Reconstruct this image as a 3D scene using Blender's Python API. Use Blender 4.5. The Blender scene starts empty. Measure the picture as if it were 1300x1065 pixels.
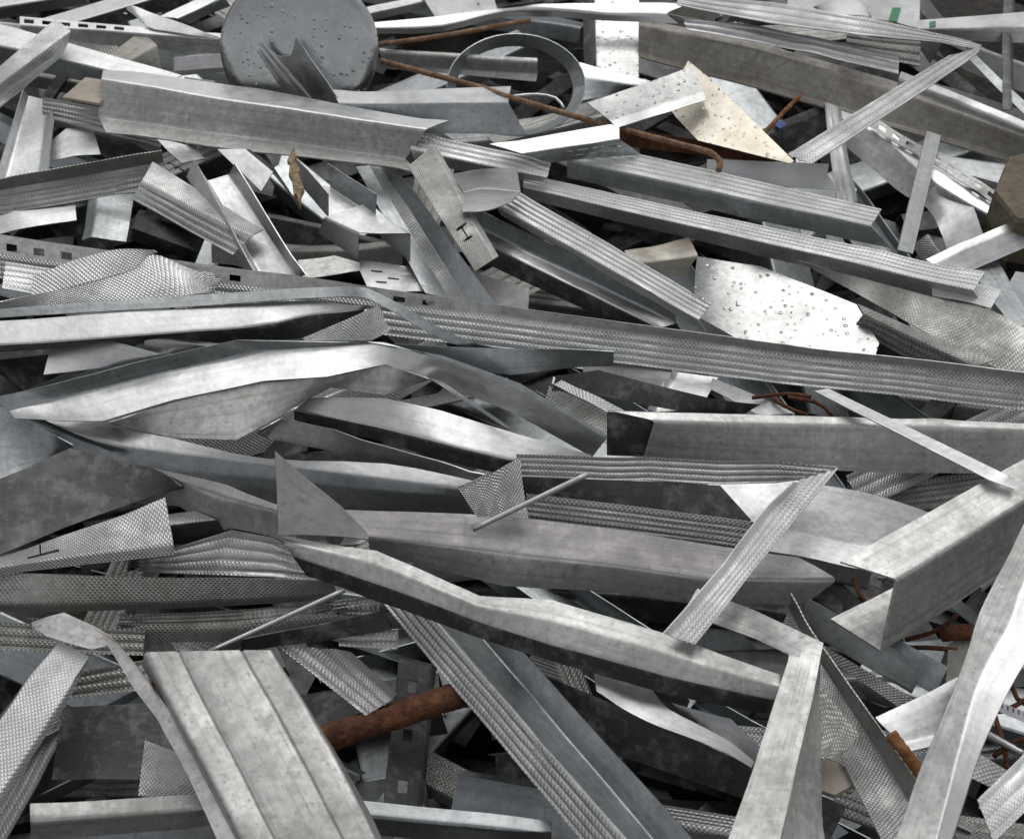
import bpy, math, random
import numpy as np
from mathutils import Vector, Matrix, noise

# ---------------------------------------------------------------- camera, light, exposure
scene = bpy.context.scene
PITCH = math.radians(28.0)      # camera looks down by this much
SLOPE = math.radians(20.0)      # the face of the heap rises away from the camera
DIST = 2.0                      # metres from the lens to the middle of the heap face
FPX = 1888.0                    # focal length in photo pixels (photo 1300 wide)
HEAP = np.array([0.0, 0.0, 0.75])
NRM = np.array([0.0, -math.sin(SLOPE), math.cos(SLOPE)])
FWD = np.array([0.0, math.cos(PITCH), -math.sin(PITCH)])
UPV = np.array([0.0, math.sin(PITCH), math.cos(PITCH)])
RGT = np.array([1.0, 0.0, 0.0])
EYE = HEAP - DIST * FWD

cam_d = bpy.data.cameras.new('camera')
cam = bpy.data.objects.new('camera', cam_d)
scene.collection.objects.link(cam)
cam.location = EYE
cam.rotation_euler = (math.pi / 2 - PITCH, 0, 0)
cam_d.sensor_fit = 'HORIZONTAL'
cam_d.sensor_width = 36.0
cam_d.lens = 36.0 * FPX / 1300.0
cam_d.clip_start = 0.05
cam_d.clip_end = 500.0
cam_d.dof.use_dof = True
cam_d.dof.focus_distance = 1.85
cam_d.dof.aperture_fstop = 9.0
scene.camera = cam

SUN_EL, SUN_AZ = math.radians(72), math.radians(20)   # high, behind cloud
world = bpy.data.worlds.new('World')
scene.world = world
world.use_nodes = True
wn = world.node_tree
bg = wn.nodes['Background']
sky = wn.nodes.new('ShaderNodeTexSky')
sky.sky_type = 'NISHITA'
sky.sun_disc = False
sky.sun_elevation = SUN_EL
sky.sun_rotation = SUN_AZ
sky.air_density = 1.0
sky.dust_density = 2.0
hsv = wn.nodes.new('ShaderNodeHueSaturation')
hsv.inputs['Saturation'].default_value = 0.09     # overcast: nearly grey
wn.links.new(sky.outputs[0], hsv.inputs['Color'])
wn.links.new(hsv.outputs[0], bg.inputs['Color'])
bg.inputs['Strength'].default_value = 0.12

sun_d = bpy.data.lights.new('sun', 'SUN')
sun_d.energy = 0.8
sun_d.angle = math.radians(60)
sun_d.color = (1.0, 0.98, 0.95)
sun = bpy.data.objects.new('sun', sun_d)
scene.collection.objects.link(sun)
sd = Vector((math.sin(SUN_AZ) * math.cos(SUN_EL), math.cos(SUN_AZ) * math.cos(SUN_EL), math.sin(SUN_EL)))
sun.rotation_euler = sd.to_track_quat('Z', 'Y').to_euler()
sun.location = (0, 0, 6)

scene.view_settings.view_transform = 'Standard'
scene.view_settings.look = 'None'
scene.view_settings.gamma = 1.0
scene.view_settings.use_curve_mapping = False
scene.view_settings.exposure = 0.0
cy = scene.cycles
cy.max_bounces = 4; cy.diffuse_bounces = 2; cy.glossy_bounces = 3

# ---------------------------------------------------------------- materials
def new_mat(name):
    m = bpy.data.materials.new(name)
    m.use_nodes = True
    nt = m.node_tree
    return m, nt, nt.nodes['Principled BSDF']

def metal(name, col, rough=0.38, col2=None, blotch=0.35, spangle=0.0, streak=0.3, knurl=0.0, pitch=0.0112,
          drops=0.0, metallic=1.0, dirt=None, dirt_amt=0.0, dirt_scale=9.0, scratch=0.0, grain=0.25, mottle=0.25):
    """zinc coated steel: blotches, lengthwise streaks, spangle, pressed diamond knurl, rain drops, stains"""
    m, nt, p = new_mat(name)
    N, L = nt.nodes.new, nt.links.new
    tc = N('ShaderNodeTexCoord'); oi = N('ShaderNodeObjectInfo')
    off = N('ShaderNodeVectorMath'); off.operation = 'SCALE'
    comb = N('ShaderNodeCombineXYZ')
    rsep = N('ShaderNodeSeparateColor'); L(oi.outputs['Color'], rsep.inputs[0])   # one tone per piece, shared by its parts
    for i in range(3): L(rsep.outputs[0], comb.inputs[i])
    L(comb.outputs[0], off.inputs[0]); off.inputs['Scale'].default_value = 37.0
    add = N('ShaderNodeVectorMath'); L(tc.outputs['Object'], add.inputs[0]); L(off.outputs[0], add.inputs[1])
    uva = N('ShaderNodeVectorMath'); L(tc.outputs['UV'], uva.inputs[0]); L(off.outputs[0], uva.inputs[1])
    def tex(scale, detail=3, src=None, stretch=None, rough_=0.6):
        t = N('ShaderNodeTexNoise'); t.inputs['Scale'].default_value = scale
        t.inputs['Detail'].default_value = detail; t.inputs['Roughness'].default_value = rough_
        s = src or add
        if stretch:
            mp = N('ShaderNodeMapping'); mp.inputs['Scale'].default_value = stretch
            L(s.outputs[0], mp.inputs[0]); L(mp.outputs[0], t.inputs['Vector'])
        else: L(s.outputs[0], t.inputs['Vector'])
        return t.outputs['Fac']
    def math_(op, a, b, clamp=False):
        n = N('ShaderNodeMath'); n.operation = op; n.use_clamp = clamp
        for i, v in enumerate((a, b)):
            if isinstance(v, (int, float)): n.inputs[i].default_value = v
            else: L(v, n.inputs[i])
        return n.outputs[0]
    def ramp(f, lo, hi):
        n = N('ShaderNodeMapRange'); L(f, n.inputs[0])
        n.inputs[1].default_value = lo; n.inputs[2].default_value = hi
        return n.outputs[0]
    def mix(f, a, b):
        n = N('ShaderNodeMix'); n.data_type = 'RGBA'
        if isinstance(f, float): n.inputs[0].default_value = f
        else: L(f, n.inputs[0])
        for i, v in ((6, a), (7, b)):
            if isinstance(v, tuple): n.inputs[i].default_value = (*v, 1)
            else: L(v, n.inputs[i])
        return n.outputs[2]
    c2 = col2 or tuple(c * 0.62 for c in col)
    big = ramp(tex(13.0, 4), 0.38, 0.66)
    c = mix(math_('MULTIPLY', big, blotch), col, c2)
    mot = ramp(tex(85.0, 4, None, None, 0.65), 0.42, 0.62)
    c = mix(math_('MULTIPLY', mot, mottle), c, tuple(x * 0.55 for x in col))
    spk = ramp(tex(170.0, 2), 0.63, 0.69)
    c = mix(math_('MULTIPLY', spk, mottle * 0.9), c, tuple(x * 0.35 for x in col))
    if spangle:
        v = N('ShaderNodeTexVoronoi'); v.inputs['Scale'].default_value = 130.0
        L(add.outputs[0], v.inputs['Vector'])
        sep = N('ShaderNodeSeparateColor'); L(v.outputs['Color'], sep.inputs[0])
        c = mix(math_('MULTIPLY', sep.outputs[0], spangle), c, tuple(x * 0.55 for x in col))
    if streak:
        s = ramp(tex(30.0, 4, uva, (0.12, 6.0, 1)), 0.5, 0.8)
        c = mix(math_('MULTIPLY', s, streak), c, tuple(x * 0.6 for x in c2))
        s2 = ramp(tex(26.0, 4, uva, (6.0, 0.6, 1)), 0.54, 0.74)
        s2 = math_('MULTIPLY', s2, ramp(tex(9.0, 2), 0.45, 0.6))
        c = mix(math_('MULTIPLY', s2, streak * 0.55), c, tuple(min(1, x * 1.25) for x in col))
    if dirt:
        dn = ramp(tex(dirt_scale, 5, None, None, 0.72), 0.50, 0.68)
        dfac = math_('MULTIPLY', dn, dirt_amt)
        c = mix(dfac, c, dirt)
    # every piece a little lighter or darker than the next
    var = N('ShaderNodeMapRange'); L(rsep.outputs[0], var.inputs[0])
    var.inputs[3].default_value = 0.78; var.inputs[4].default_value = 1.12
    vm = N('ShaderNodeVectorMath'); vm.operation = 'SCALE'; L(c, vm.inputs[0]); L(var.outputs[0], vm.inputs['Scale'])
    L(vm.outputs[0], p.inputs['Base Color'])
    p.inputs['Metallic'].default_value = metallic
    if dirt:
        L(math_('SUBTRACT', metallic, math_('MULTIPLY', dfac, 0.8), True), p.inputs['Metallic'])
    r = math_('ADD', rough - 0.10, math_('MULTIPLY', tex(38.0, 3), 0.20))
    r = math_('ADD', r, math_('MULTIPLY', big, 0.10))
    if dirt: r = math_('ADD', r, math_('MULTIPLY', dfac, 0.3), True)
    # relief
    hgt = math_('MULTIPLY', tex(260.0, 3), grain * 0.00022)
    hgt = math_('ADD', hgt, math_('MULTIPLY', tex(22.0, 3), 0.0012))
    if scratch:
        sc = ramp(tex(50.0, 4, uva, (0.3, 9.0, 1)), 0.62, 0.70)
        hgt = math_('ADD', hgt, math_('MULTIPLY', sc, -0.00012 * scratch))
    if knurl:
        sp = N('ShaderNodeSeparateXYZ'); L(tc.outputs['UV'], sp.inputs[0])
        k = 2 * math.pi / pitch
        a = math_('ABSOLUTE', math_('SINE', math_('MULTIPLY', math_('ADD', sp.outputs[0], sp.outputs[1]), k), 0), 0)
        b = math_('ABSOLUTE', math_('SINE', math_('MULTIPLY', math_('SUBTRACT', sp.outputs[0], sp.outputs[1]), k), 0), 0)
        kk = math_('MINIMUM', a, b)
        wear = ramp(tex(11.0, 4), 0.25, 0.6)
        hgt = math_('ADD', hgt, math_('MULTIPLY', math_('MULTIPLY', kk, wear), knurl * pitch * 0.10))
    if drops:
        dist = N('ShaderNodeTexVoronoi'); dist.inputs['Scale'].default_value = 105.0
        dist.inputs['Randomness'].default_value = 1.0
        L(add.outputs[0], dist.inputs['Vector'])
        sep2 = N('ShaderNodeSeparateColor'); L(dist.outputs['Color'], sep2.inputs[0])
        rad = math_('MULTIPLY', math_('POWER', sep2.outputs[0], 1.1), 0.36)
        d0 = math_('SUBTRACT', rad, dist.outputs['Distance'])
        dome = math_('SQRT', math_('MAXIMUM', d0, 0.0), 0)
        mask = ramp(d0, 0.0, 0.02)
        hgt = math_('ADD', hgt, math_('MULTIPLY', dome, 0.0022 * drops))
        r = math_('MULTIPLY', r, math_('SUBTRACT', 1.0, math_('MULTIPLY', mask, 0.75)))
    L(r, p.inputs['Roughness'])
    bp = N('ShaderNodeBump'); bp.inputs['Strength'].default_value = 1.0
    bp.inputs['Distance'].default_value = 1.0
    L(hgt, bp.inputs['Height']); L(bp.outputs[0], p.inputs['Normal'])
    return m

ZN = (0.66, 0.67, 0.675)
M = dict(
    g=metal('galvanised steel', ZN, 0.36, spangle=0.25, streak=0.4, blotch=0.45, mottle=0.3, metallic=0.92),
    b=metal('bright zinc', (0.70, 0.705, 0.705), 0.33, blotch=0.35, streak=0.35, spangle=0.12, mottle=0.15, metallic=0.95),
    bl=metal('blue grey zinc', (0.50, 0.53, 0.54), 0.33, blotch=0.55, spangle=0.3, streak=0.5, mottle=0.4, metallic=0.95),
    k=metal('knurled zinc', (0.72, 0.725, 0.72), 0.33, knurl=1.0, streak=0.35, blotch=0.4, mottle=0.2, metallic=0.9),
    kb=metal('bright knurled zinc', (0.86, 0.86, 0.85), 0.38, knurl=0.8, streak=0.35, blotch=0.3, mottle=0.2, metallic=0.6),
    kd=metal('soiled knurled zinc', (0.54, 0.535, 0.51), 0.38, knurl=1.0, streak=0.5, blotch=0.6, mottle=0.4, metallic=0.85,  # soiled studs; on gap scrap and inner faces it also paints shade
             dirt=(0.16, 0.145, 0.11), dirt_amt=0.5),
    kl=metal('coarse knurled zinc', (0.64, 0.64, 0.63), 0.33, knurl=1.0, pitch=0.0092, streak=0.35, mottle=0.25, metallic=0.9),
    d=metal('weathered zinc', (0.70, 0.70, 0.685), 0.38, col2=(0.47, 0.47, 0.45), blotch=0.8, spangle=0.35, streak=0.75,
            dirt=(0.24, 0.225, 0.19), dirt_amt=0.35, scratch=1.0, metallic=0.62, mottle=0.6),
    dk=metal('dark oxidised zinc', (0.12, 0.118, 0.12), 0.42, col2=(0.06, 0.059, 0.06), blotch=0.8, streak=0.5,  # oxidised plates; on insides and undersides of folds it paints their shade
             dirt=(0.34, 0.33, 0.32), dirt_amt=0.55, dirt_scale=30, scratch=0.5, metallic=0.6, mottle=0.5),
    pu=metal('mauve grey zinc', (0.34, 0.33, 0.328), 0.50, col2=(0.20, 0.19, 0.19), blotch=0.75, streak=0.6,
             dirt=(0.50, 0.49, 0.48), dirt_amt=0.35, dirt_scale=26, scratch=0.5, metallic=0.6, mottle=0.4),
    w=metal('rain wet zinc', (0.54, 0.55, 0.54), 0.24, drops=1.0, blotch=0.5, streak=0.15, spangle=0.2, mottle=0.35),
    wd=metal('rain wet dark zinc', (0.48, 0.49, 0.495), 0.17, drops=0.8, blotch=0.4, streak=0.1, spangle=0.1, mottle=0.1),
    wt=metal('rain wet stained sheet', (0.66, 0.62, 0.54), 0.26, drops=1.0, blotch=0.6, streak=0.1, col2=(0.42, 0.37, 0.28), mottle=0.2, metallic=0.85),
    br=metal('brown soiled zinc', (0.47, 0.45, 0.41), 0.52, col2=(0.33, 0.31, 0.275), blotch=0.8, streak=0.7,
             dirt=(0.13, 0.105, 0.07), dirt_amt=0.6, scratch=0.5, metallic=0.45, mottle=0.5),
    cr=metal('cream coated steel', (0.54, 0.51, 0.45), 0.42, blotch=0.4, streak=0.4, metallic=0.35,
             dirt=(0.25, 0.20, 0.13), dirt_amt=0.5),
    wh=metal('white coated steel', (0.62, 0.63, 0.64), 0.42, blotch=0.25, streak=0.2, metallic=0.3,
             dirt=(0.30, 0.27, 0.22), dirt_amt=0.3, mottle=0.1),
)

def rough_mat(name, c1, c2, c3, scale, rough=0.9, bump=0.003, stretch=None, bscale=None):
    m, nt, p = new_mat(name)
    N, L = nt.nodes.new, nt.links.new
    tc = N('ShaderNodeTexCoord'); mp = N('ShaderNodeMapping')
    if stretch: mp.inputs['Scale'].default_value = stretch
    L(tc.outputs['Object'], mp.inputs[0])
    t = N('ShaderNodeTexNoise'); t.inputs['Scale'].default_value = scale; t.inputs['Detail'].default_value = 9
    t.inputs['Roughness'].default_value = 0.7; L(mp.outputs[0], t.inputs['Vector'])
    cr = N('ShaderNodeValToRGB'); e = cr.color_ramp.elements
    e[0].position = 0.30; e[0].color = (*c1, 1); e[1].position = 0.72; e[1].color = (*c3, 1)
    k = e.new(0.5); k.color = (*c2, 1)
    L(t.outputs['Fac'], cr.inputs[0]); L(cr.outputs[0], p.inputs['Base Color'])
    t2 = N('ShaderNodeTexNoise'); t2.inputs['Scale'].default_value = bscale or scale * 3; t2.inputs['Detail'].default_value = 6
    L(mp.outputs[0], t2.inputs['Vector'])
    b = N('ShaderNodeBump'); b.inputs['Strength'].default_value = 1.0; b.inputs['Distance'].default_value = bump
    L(t2.outputs['Fac'], b.inputs['Height']); L(b.outputs[0], p.inputs['Normal'])
    p.inputs['Roughness'].default_value = rough
    return m

M['rust'] = rough_mat('rust', (0.03, 0.012, 0.008), (0.10, 0.036, 0.016), (0.22, 0.09, 0.035), 60, 0.9, 0.004, bscale=150)
M['rustpale'] = rough_mat('pale rust', (0.10, 0.05, 0.025), (0.24, 0.14, 0.08), (0.40, 0.31, 0.22), 70, 0.85, 0.003, bscale=170)
M['rustor'] = rough_mat('orange rust', (0.07, 0.028, 0.012), (0.23, 0.095, 0.03), (0.42, 0.24, 0.12), 60, 0.9, 0.003, bscale=150)
M['wood'] = rough_mat('splintered wood', (0.10, 0.065, 0.035), (0.30, 0.21, 0.13), (0.48, 0.38, 0.27), 30, 0.85, 0.004, (3, 3, 0.5))
M['board'] = rough_mat('tan board', (0.36, 0.31, 0.24), (0.46, 0.41, 0.34), (0.55, 0.50, 0.42), 25, 0.8, 0.001)
M['stone'] = rough_mat('brown stone', (0.09, 0.07, 0.045), (0.17, 0.14, 0.10), (0.26, 0.22, 0.16), 22, 0.85, 0.006)
M['concrete'] = rough_mat('concrete', (0.20, 0.195, 0.18), (0.30, 0.29, 0.27), (0.42, 0.41, 0.38), 30, 0.9, 0.004)
M['soil'] = rough_mat('dark soil', (0.014, 0.012, 0.010), (0.028, 0.024, 0.020), (0.06, 0.052, 0.043), 14, 0.95, 0.02)

def plain(name, col, rough=0.5, metallic=0.0):
    m, nt, p = new_mat(name)
    N, L = nt.nodes.new, nt.links.new
    tc = N('ShaderNodeTexCoord'); t = N('ShaderNodeTexNoise'); t.inputs['Scale'].default_value = 90; t.inputs['Detail'].default_value = 5
    L(tc.outputs['Object'], t.inputs['Vector'])
    mx = N('ShaderNodeMix'); mx.data_type = 'RGBA'; L(t.outputs['Fac'], mx.inputs[0])
    mx.inputs[6].default_value = (*[c * 0.7 for c in col], 1); mx.inputs[7].default_value = (*[min(1, c * 1.2) for c in col], 1)
    L(mx.outputs[2], p.inputs['Base Color'])
    p.inputs['Roughness'].default_value = rough; p.inputs['Metallic'].default_value = metallic
    return m
M['green'] = plain('green marker paint', (0.01, 0.20, 0.08))
M['blue'] = plain('blue label', (0.05, 0.09, 0.32))
M['ink'] = plain('black ink', (0.02, 0.02, 0.02))
M['tape'] = plain('pale tape', (0.66, 0.62, 0.70))

# ---------------------------------------------------------------- geometry helpers
def P(x, y, h):
    """photo pixel -> point on the heap face lifted by h metres along the face normal"""
    d = FWD + RGT * ((x - 650.0) / FPX) + UPV * ((532.5 - y) / FPX)
    t = (h + NRM @ (HEAP - EYE)) / (NRM @ d)
    return EYE + t * d

tone = random.Random(5)
def link(name, data, parent=None):
    o = bpy.data.objects.new(name, data)
    scene.collection.objects.link(o)
    if parent is not None: o.parent = parent
    t = parent.color[0] if parent is not None else tone.random()
    o.color = (t, t, t, 1)
    return o

def tag(o, label, cat, group=None):
    o['label'] = label; o['category'] = cat; o['kind'] = 'thing'
    if group: o['group'] = group
    return o

def unit(a):
    return a / np.maximum(np.linalg.norm(a, axis=-1, keepdims=True), 1e-9)

def catmull(pts, n):
    k = len(pts); out = []
    ext = np.concatenate([[2 * pts[0] - pts[1]], pts, [2 * pts[-1] - pts[-2]]])
    for i in range(k - 1):
        p0, p1, p2, p3 = ext[i:i + 4]
        for s in range(n):
            t = s / n
            out.append(0.5 * (2 * p1 + (p2 - p0) * t + (2 * p0 - 5 * p1 + 4 * p2 - p3) * t * t + (3 * p1 - p0 - 3 * p2 + p3) * t ** 3))
    out.append(pts[-1])
    return np.array(out)

seed_n = [0]
def grid_from_rails(R, ribs=None, holes=None, crv=0, wob=1.5, closed=False, seg=0.018):
    """R: stations x rails x 3. Returns grid, uv, list of (face index per column strip), hole mask"""
    ribs = ribs or {}; holes = holes or {}
    R = np.array(R, float)
    if crv: R = catmull(R, crv)
    ns, nr, _ = R.shape
    mid = R.mean(axis=1)
    seglen = np.linalg.norm(np.diff(mid, axis=0), axis=1)
    s = np.concatenate([[0], np.cumsum(seglen)]); tot = max(s[-1], 1e-6)
    brk = set()
    for i in range(ns - 1):
        k = max(1, int(math.ceil(seglen[i] / seg)))
        for q in range(k): brk.add(round((s[i] + seglen[i] * q / k) / tot, 6))
    brk.add(1.0)
    for f in holes:
        for (u0, u1, v0, v1) in holes[f]:
            brk.add(round(u0, 6)); brk.add(round(u1, 6))
    us = np.array(sorted(brk))
    sn = s / tot
    RR = np.empty((len(us), nr, 3))
    for j in range(nr):
        for c in range(3): RR[:, j, c] = np.interp(us, sn, R[:, j, c])
    # columns
    wid = np.linalg.norm(np.diff(RR, axis=1), axis=2).mean(axis=0)
    cols = []   # (face, v, offset)
    for f in range(nr - 1):
        w = max(wid[f], 1e-4); r = min(0.0028, w * 0.25) / w
        vs = {}
        if f > 0: vs[0.0] = 0; vs[r] = 0; vs[min(2.1 * r, .45)] = 0
        else: vs[0.0] = 0
        if f < nr - 2: vs[1 - r] = 0; vs[max(1 - 2.1 * r, .55)] = 0
        else: vs[1.0] = 0
        k = max(2, int(w / 0.022))
        lo, hi = (2.1 * r if f > 0 else 0), (1 - 2.1 * r if f < nr - 2 else 1)
        n = ribs.get(f, 0)
        if n:
            gh = min(0.0030 / w, 0.22 / n); dep = 0.0026
            for q in range(n):
                c = lo + (hi - lo) * (q + 0.5) / n
                vs[c - gh] = 0; vs[c - gh * .35] = -dep; vs[c + gh * .35] = -dep; vs[c + gh] = 0
        else:
            for q in range(1, k): vs[lo + (hi - lo) * q / k] = 0
        for (u0, u1, v0, v1) in holes.get(f, []): vs[v0] = 0; vs[v1] = 0
        last = None
        for v in sorted(vs):
            if v > 1 - 1e-6 and f < nr - 2: continue
            if last is not None and v - last < 1e-4: continue
            cols.append((f, v, vs[v])); last = v
    G = np.empty((len(us), len(cols), 3))
    along = unit(np.gradient(RR, axis=0))
    for ci, (f, v, o) in enumerate(cols):
        a, b = RR[:, f], RR[:, f + 1]
        p = a * (1 - v) + b * v
        if o:
            nn = unit(np.cross(along[:, f] + along[:, f + 1], b - a))
            flip = np.where((nn @ NRM)[:, None] < 0, -1.0, 1.0)
            p = p + nn * flip * o
        if v == 0.0 and f > 0:
            za = RR[:, f - 1]; wa = max(wid[f - 1], 1e-4); ra = min(0.0028, wa * .25) / wa
            wb = max(wid[f], 1e-4); rb = min(0.0028, wb * .25) / wb
            p = 0.25 * (a * (1 - ra) + za * ra) + 0.5 * a + 0.25 * (a * (1 - rb) + b * rb)
        G[:, ci] = p
    seed_n[0] += 1
    o = Vector((seed_n[0] * 3.7, seed_n[0] * 1.3, 0))
    if wob:
        am = wob * 0.001
        for i in range(G.shape[0]):
            for j in range(G.shape[1]):
                q = Vector(G[i, j]) + o
                d = noise.noise_vector(q * 7.0) * am + noise.noise_vector(q * 24.0) * (am * 0.28)
                G[i, j] += d
        # dents and bent corners
        rd = random.Random(seed_n[0] * 7 + 1)
        nn = unit(np.cross(np.gradient(G, axis=0), np.gradient(G, axis=1)) + 1e-12)
        for q in range(rd.choice((0, 1, 2, 3)) if wob > 1 else 0):
            c = G[rd.randrange(G.shape[0]), rd.randrange(G.shape[1])]
            r2 = rd.uniform(.014, .03); dep = rd.uniform(-.004, .003)
            G += nn * (dep * np.exp(-(np.linalg.norm(G - c, axis=2) / r2) ** 2))[..., None]
        if wob > 1:
            for e in (0, -1):
                for cc in (0, -1):
                    if rd.random() < .45:
                        c = G[e, cc].copy()
                        G += nn * (rd.uniform(-.007, .007) * np.exp(-(np.linalg.norm(G - c, axis=2) / .03) ** 2))[..., None]
    if closed: G[-1] = G[0]
    du = np.concatenate([[np.zeros(G.shape[1])], np.cumsum(np.linalg.norm(np.diff(G, axis=0), axis=2), axis=0)])
    U = np.repeat(du.mean(axis=1)[:, None], G.shape[1], axis=1)
    dv = np.linalg.norm(np.diff(G, axis=1), axis=2).mean(axis=0)
    V = np.repeat(np.concatenate([[0], np.cumsum(dv)])[None], G.shape[0], axis=0)
    strip = [cols[c + 1][0] if cols[c + 1][1] > 0 else cols[c][0] for c in range(len(cols) - 1)]
    mask = np.ones((len(us) - 1, len(cols) - 1), bool)
    for f in holes:
        for (u0, u1, v0, v1) in holes[f]:
            for i in range(len(us) - 1):
                um = (us[i] + us[i + 1]) / 2
                if not (u0 < um < u1): continue
                for c in range(len(cols) - 1):
                    if strip[c] != f: continue
                    va = cols[c][1]; vb = cols[c + 1][1] if cols[c + 1][0] == f else 1.0
                    if v0 < (va + vb) / 2 < v1: mask[i, c] = False
    return G, U, V, strip, mask

def sheet_mesh(name, G, U, V, mask, keep, th, origin, mat):
    """thin folded sheet with real thickness; keep = column strips that belong to this part"""
    nu, nv, _ = G.shape
    gu = np.gradient(G, axis=0); gv = np.gradient(G, axis=1)
    n = np.cross(gu, gv); ln = np.linalg.norm(n, axis=2)
    mean = n.sum(axis=(0, 1)); mean = mean / max(np.linalg.norm(mean), 1e-9)
    n = np.where((ln < 1e-9)[..., None], mean, n); n = unit(n)
    A = G + n * th / 2 - origin; B = G - n * th / 2 - origin
    ok = mask & np.array(keep)[None, :]
    idx = {}; verts = []; uvs = []
    def vid(i, j, side):
        k = (i, j, side)
        if k not in idx:
            idx[k] = len(verts); verts.append(tuple(A[i, j] if side == 0 else B[i, j]))
        return idx[k]
    faces = []; ln_ = []; luv = []
    for i in range(nu - 1):
        for j in range(nv - 1):
            if not ok[i, j]: continue
            q = ((i, j), (i + 1, j), (i + 1, j + 1), (i, j + 1))
            faces.append([vid(a, b, 0) for a, b in q]); ln_ += [tuple(n[a, b]) for a, b in q]; luv += [(U[a, b], V[a, b]) for a, b in q]
            r = q[::-1]
            faces.append([vid(a, b, 1) for a, b in r]); ln_ += [tuple(-n[a, b]) for a, b in r]; luv += [(U[a, b], V[a, b]) for a, b in r]
            for (ni, nj, e) in ((i - 1, j, (q[3], q[0])), (i + 1, j, (q[1], q[2])), (i, j - 1, (q[0], q[1])), (i, j + 1, (q[2], q[3]))):
                inside = 0 <= ni < nu - 1 and 0 <= nj < nv - 1
                if inside and mask[ni, nj]: continue          # a fold between two parts stays open, a free edge gets a rim
                a, b = e
                f = [vid(*a, 0), vid(*a, 1), vid(*b, 1), vid(*b, 0)]
                p = [np.array(verts[v]) for v in f]
                nn = np.cross(p[2] - p[0], p[3] - p[1]); nn = nn / max(np.linalg.norm(nn), 1e-12)
                faces.append(f); ln_ += [tuple(nn)] * 4; luv += [(U[a], V[a])] * 2 + [(U[b], V[b])] * 2
    me = bpy.data.meshes.new(name)
    me.from_pydata(verts, [], faces)
    uvl = me.uv_layers.new(name='UVMap')
    uvl.data.foreach_set('uv', np.array(luv, float).ravel())
    me.polygons.foreach_set('use_smooth', [True] * len(faces))
    me.normals_split_custom_set(ln_)
    me.materials.append(M[mat])
    return me

FACE_NAMES = {2: ['web', 'flange'], 3: ['flange', 'web', 'flange'], 4: ['flange', 'web', 'flange', 'lip'],
              5: ['lip', 'flange', 'web', 'flange', 'lip']}

def rails_of(st, h, dh):
    n = len(st); nr = len(st[0]) // 2
    hs = h if isinstance(h, (list, tuple)) else [h] * n
    if len(hs) == 2 and n > 2: hs = [hs[0] + (hs[1] - hs[0]) * i / (n - 1) for i in range(n)]
    R = []
    for i in range(n):
        d = dh[i] if dh and isinstance(dh[0], (list, tuple)) else dh
        R.append([P(st[i][2 * j], st[i][2 * j + 1], (hs[i] + (d[j] if d else 0)) * 0.001) for j in range(nr)])
    return np.array(R)

def A(name, label, cat, mat, h, dh, st, ribs=None, holes=None, crv=0, wob=1.5, th=1.5, names=None, whole=False, mats=None, parts=(), group=None, parent=None):
    """a folded sheet metal thing: rails traced through stations; each rail lies at height h + dh (mm) over the heap face"""
    R = rails_of(st, h, dh)
    G, U, V, strip, mask = grid_from_rails(R, ribs, holes, crv, wob)
    nf = R.shape[1] - 1
    org = G.mean(axis=(0, 1))
    low = G.reshape(-1, 3)[np.argmin(G.reshape(-1, 3)[:, 2])]
    org = np.array([org[0], org[1], low[2]])
    if parent is not None: org = np.array(parent.matrix_world.translation) if False else np.array(parent.location)
    if nf == 1 or whole:
        o = link(name, sheet_mesh(name, G, U, V, mask, [True] * len(strip), th * .001, org, mat), parent)
        if parent is None: o.location = org
        root = o
    else:
        root = link(name, None, parent); root.location = org
        nm = names or FACE_NAMES.get(nf, ['panel'] * nf)
        for f in range(nf):
            mt = mats[f] if mats else mat  # per-face zincs; side and inner faces often darker, shade put into colour
            link(nm[f], sheet_mesh(nm[f], G, U, V, mask, [s == f for s in strip], th * .001, org, mt), root)
    if parent is None: tag(root, label, cat, group)
    for pt in parts:
        kw = dict(pt[5]) if len(pt) > 5 else {}
        kw.setdefault('whole', True)
        A(pt[0], None, None, pt[1], pt[2], pt[3], pt[4], parent=root, **kw)
    return root

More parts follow.
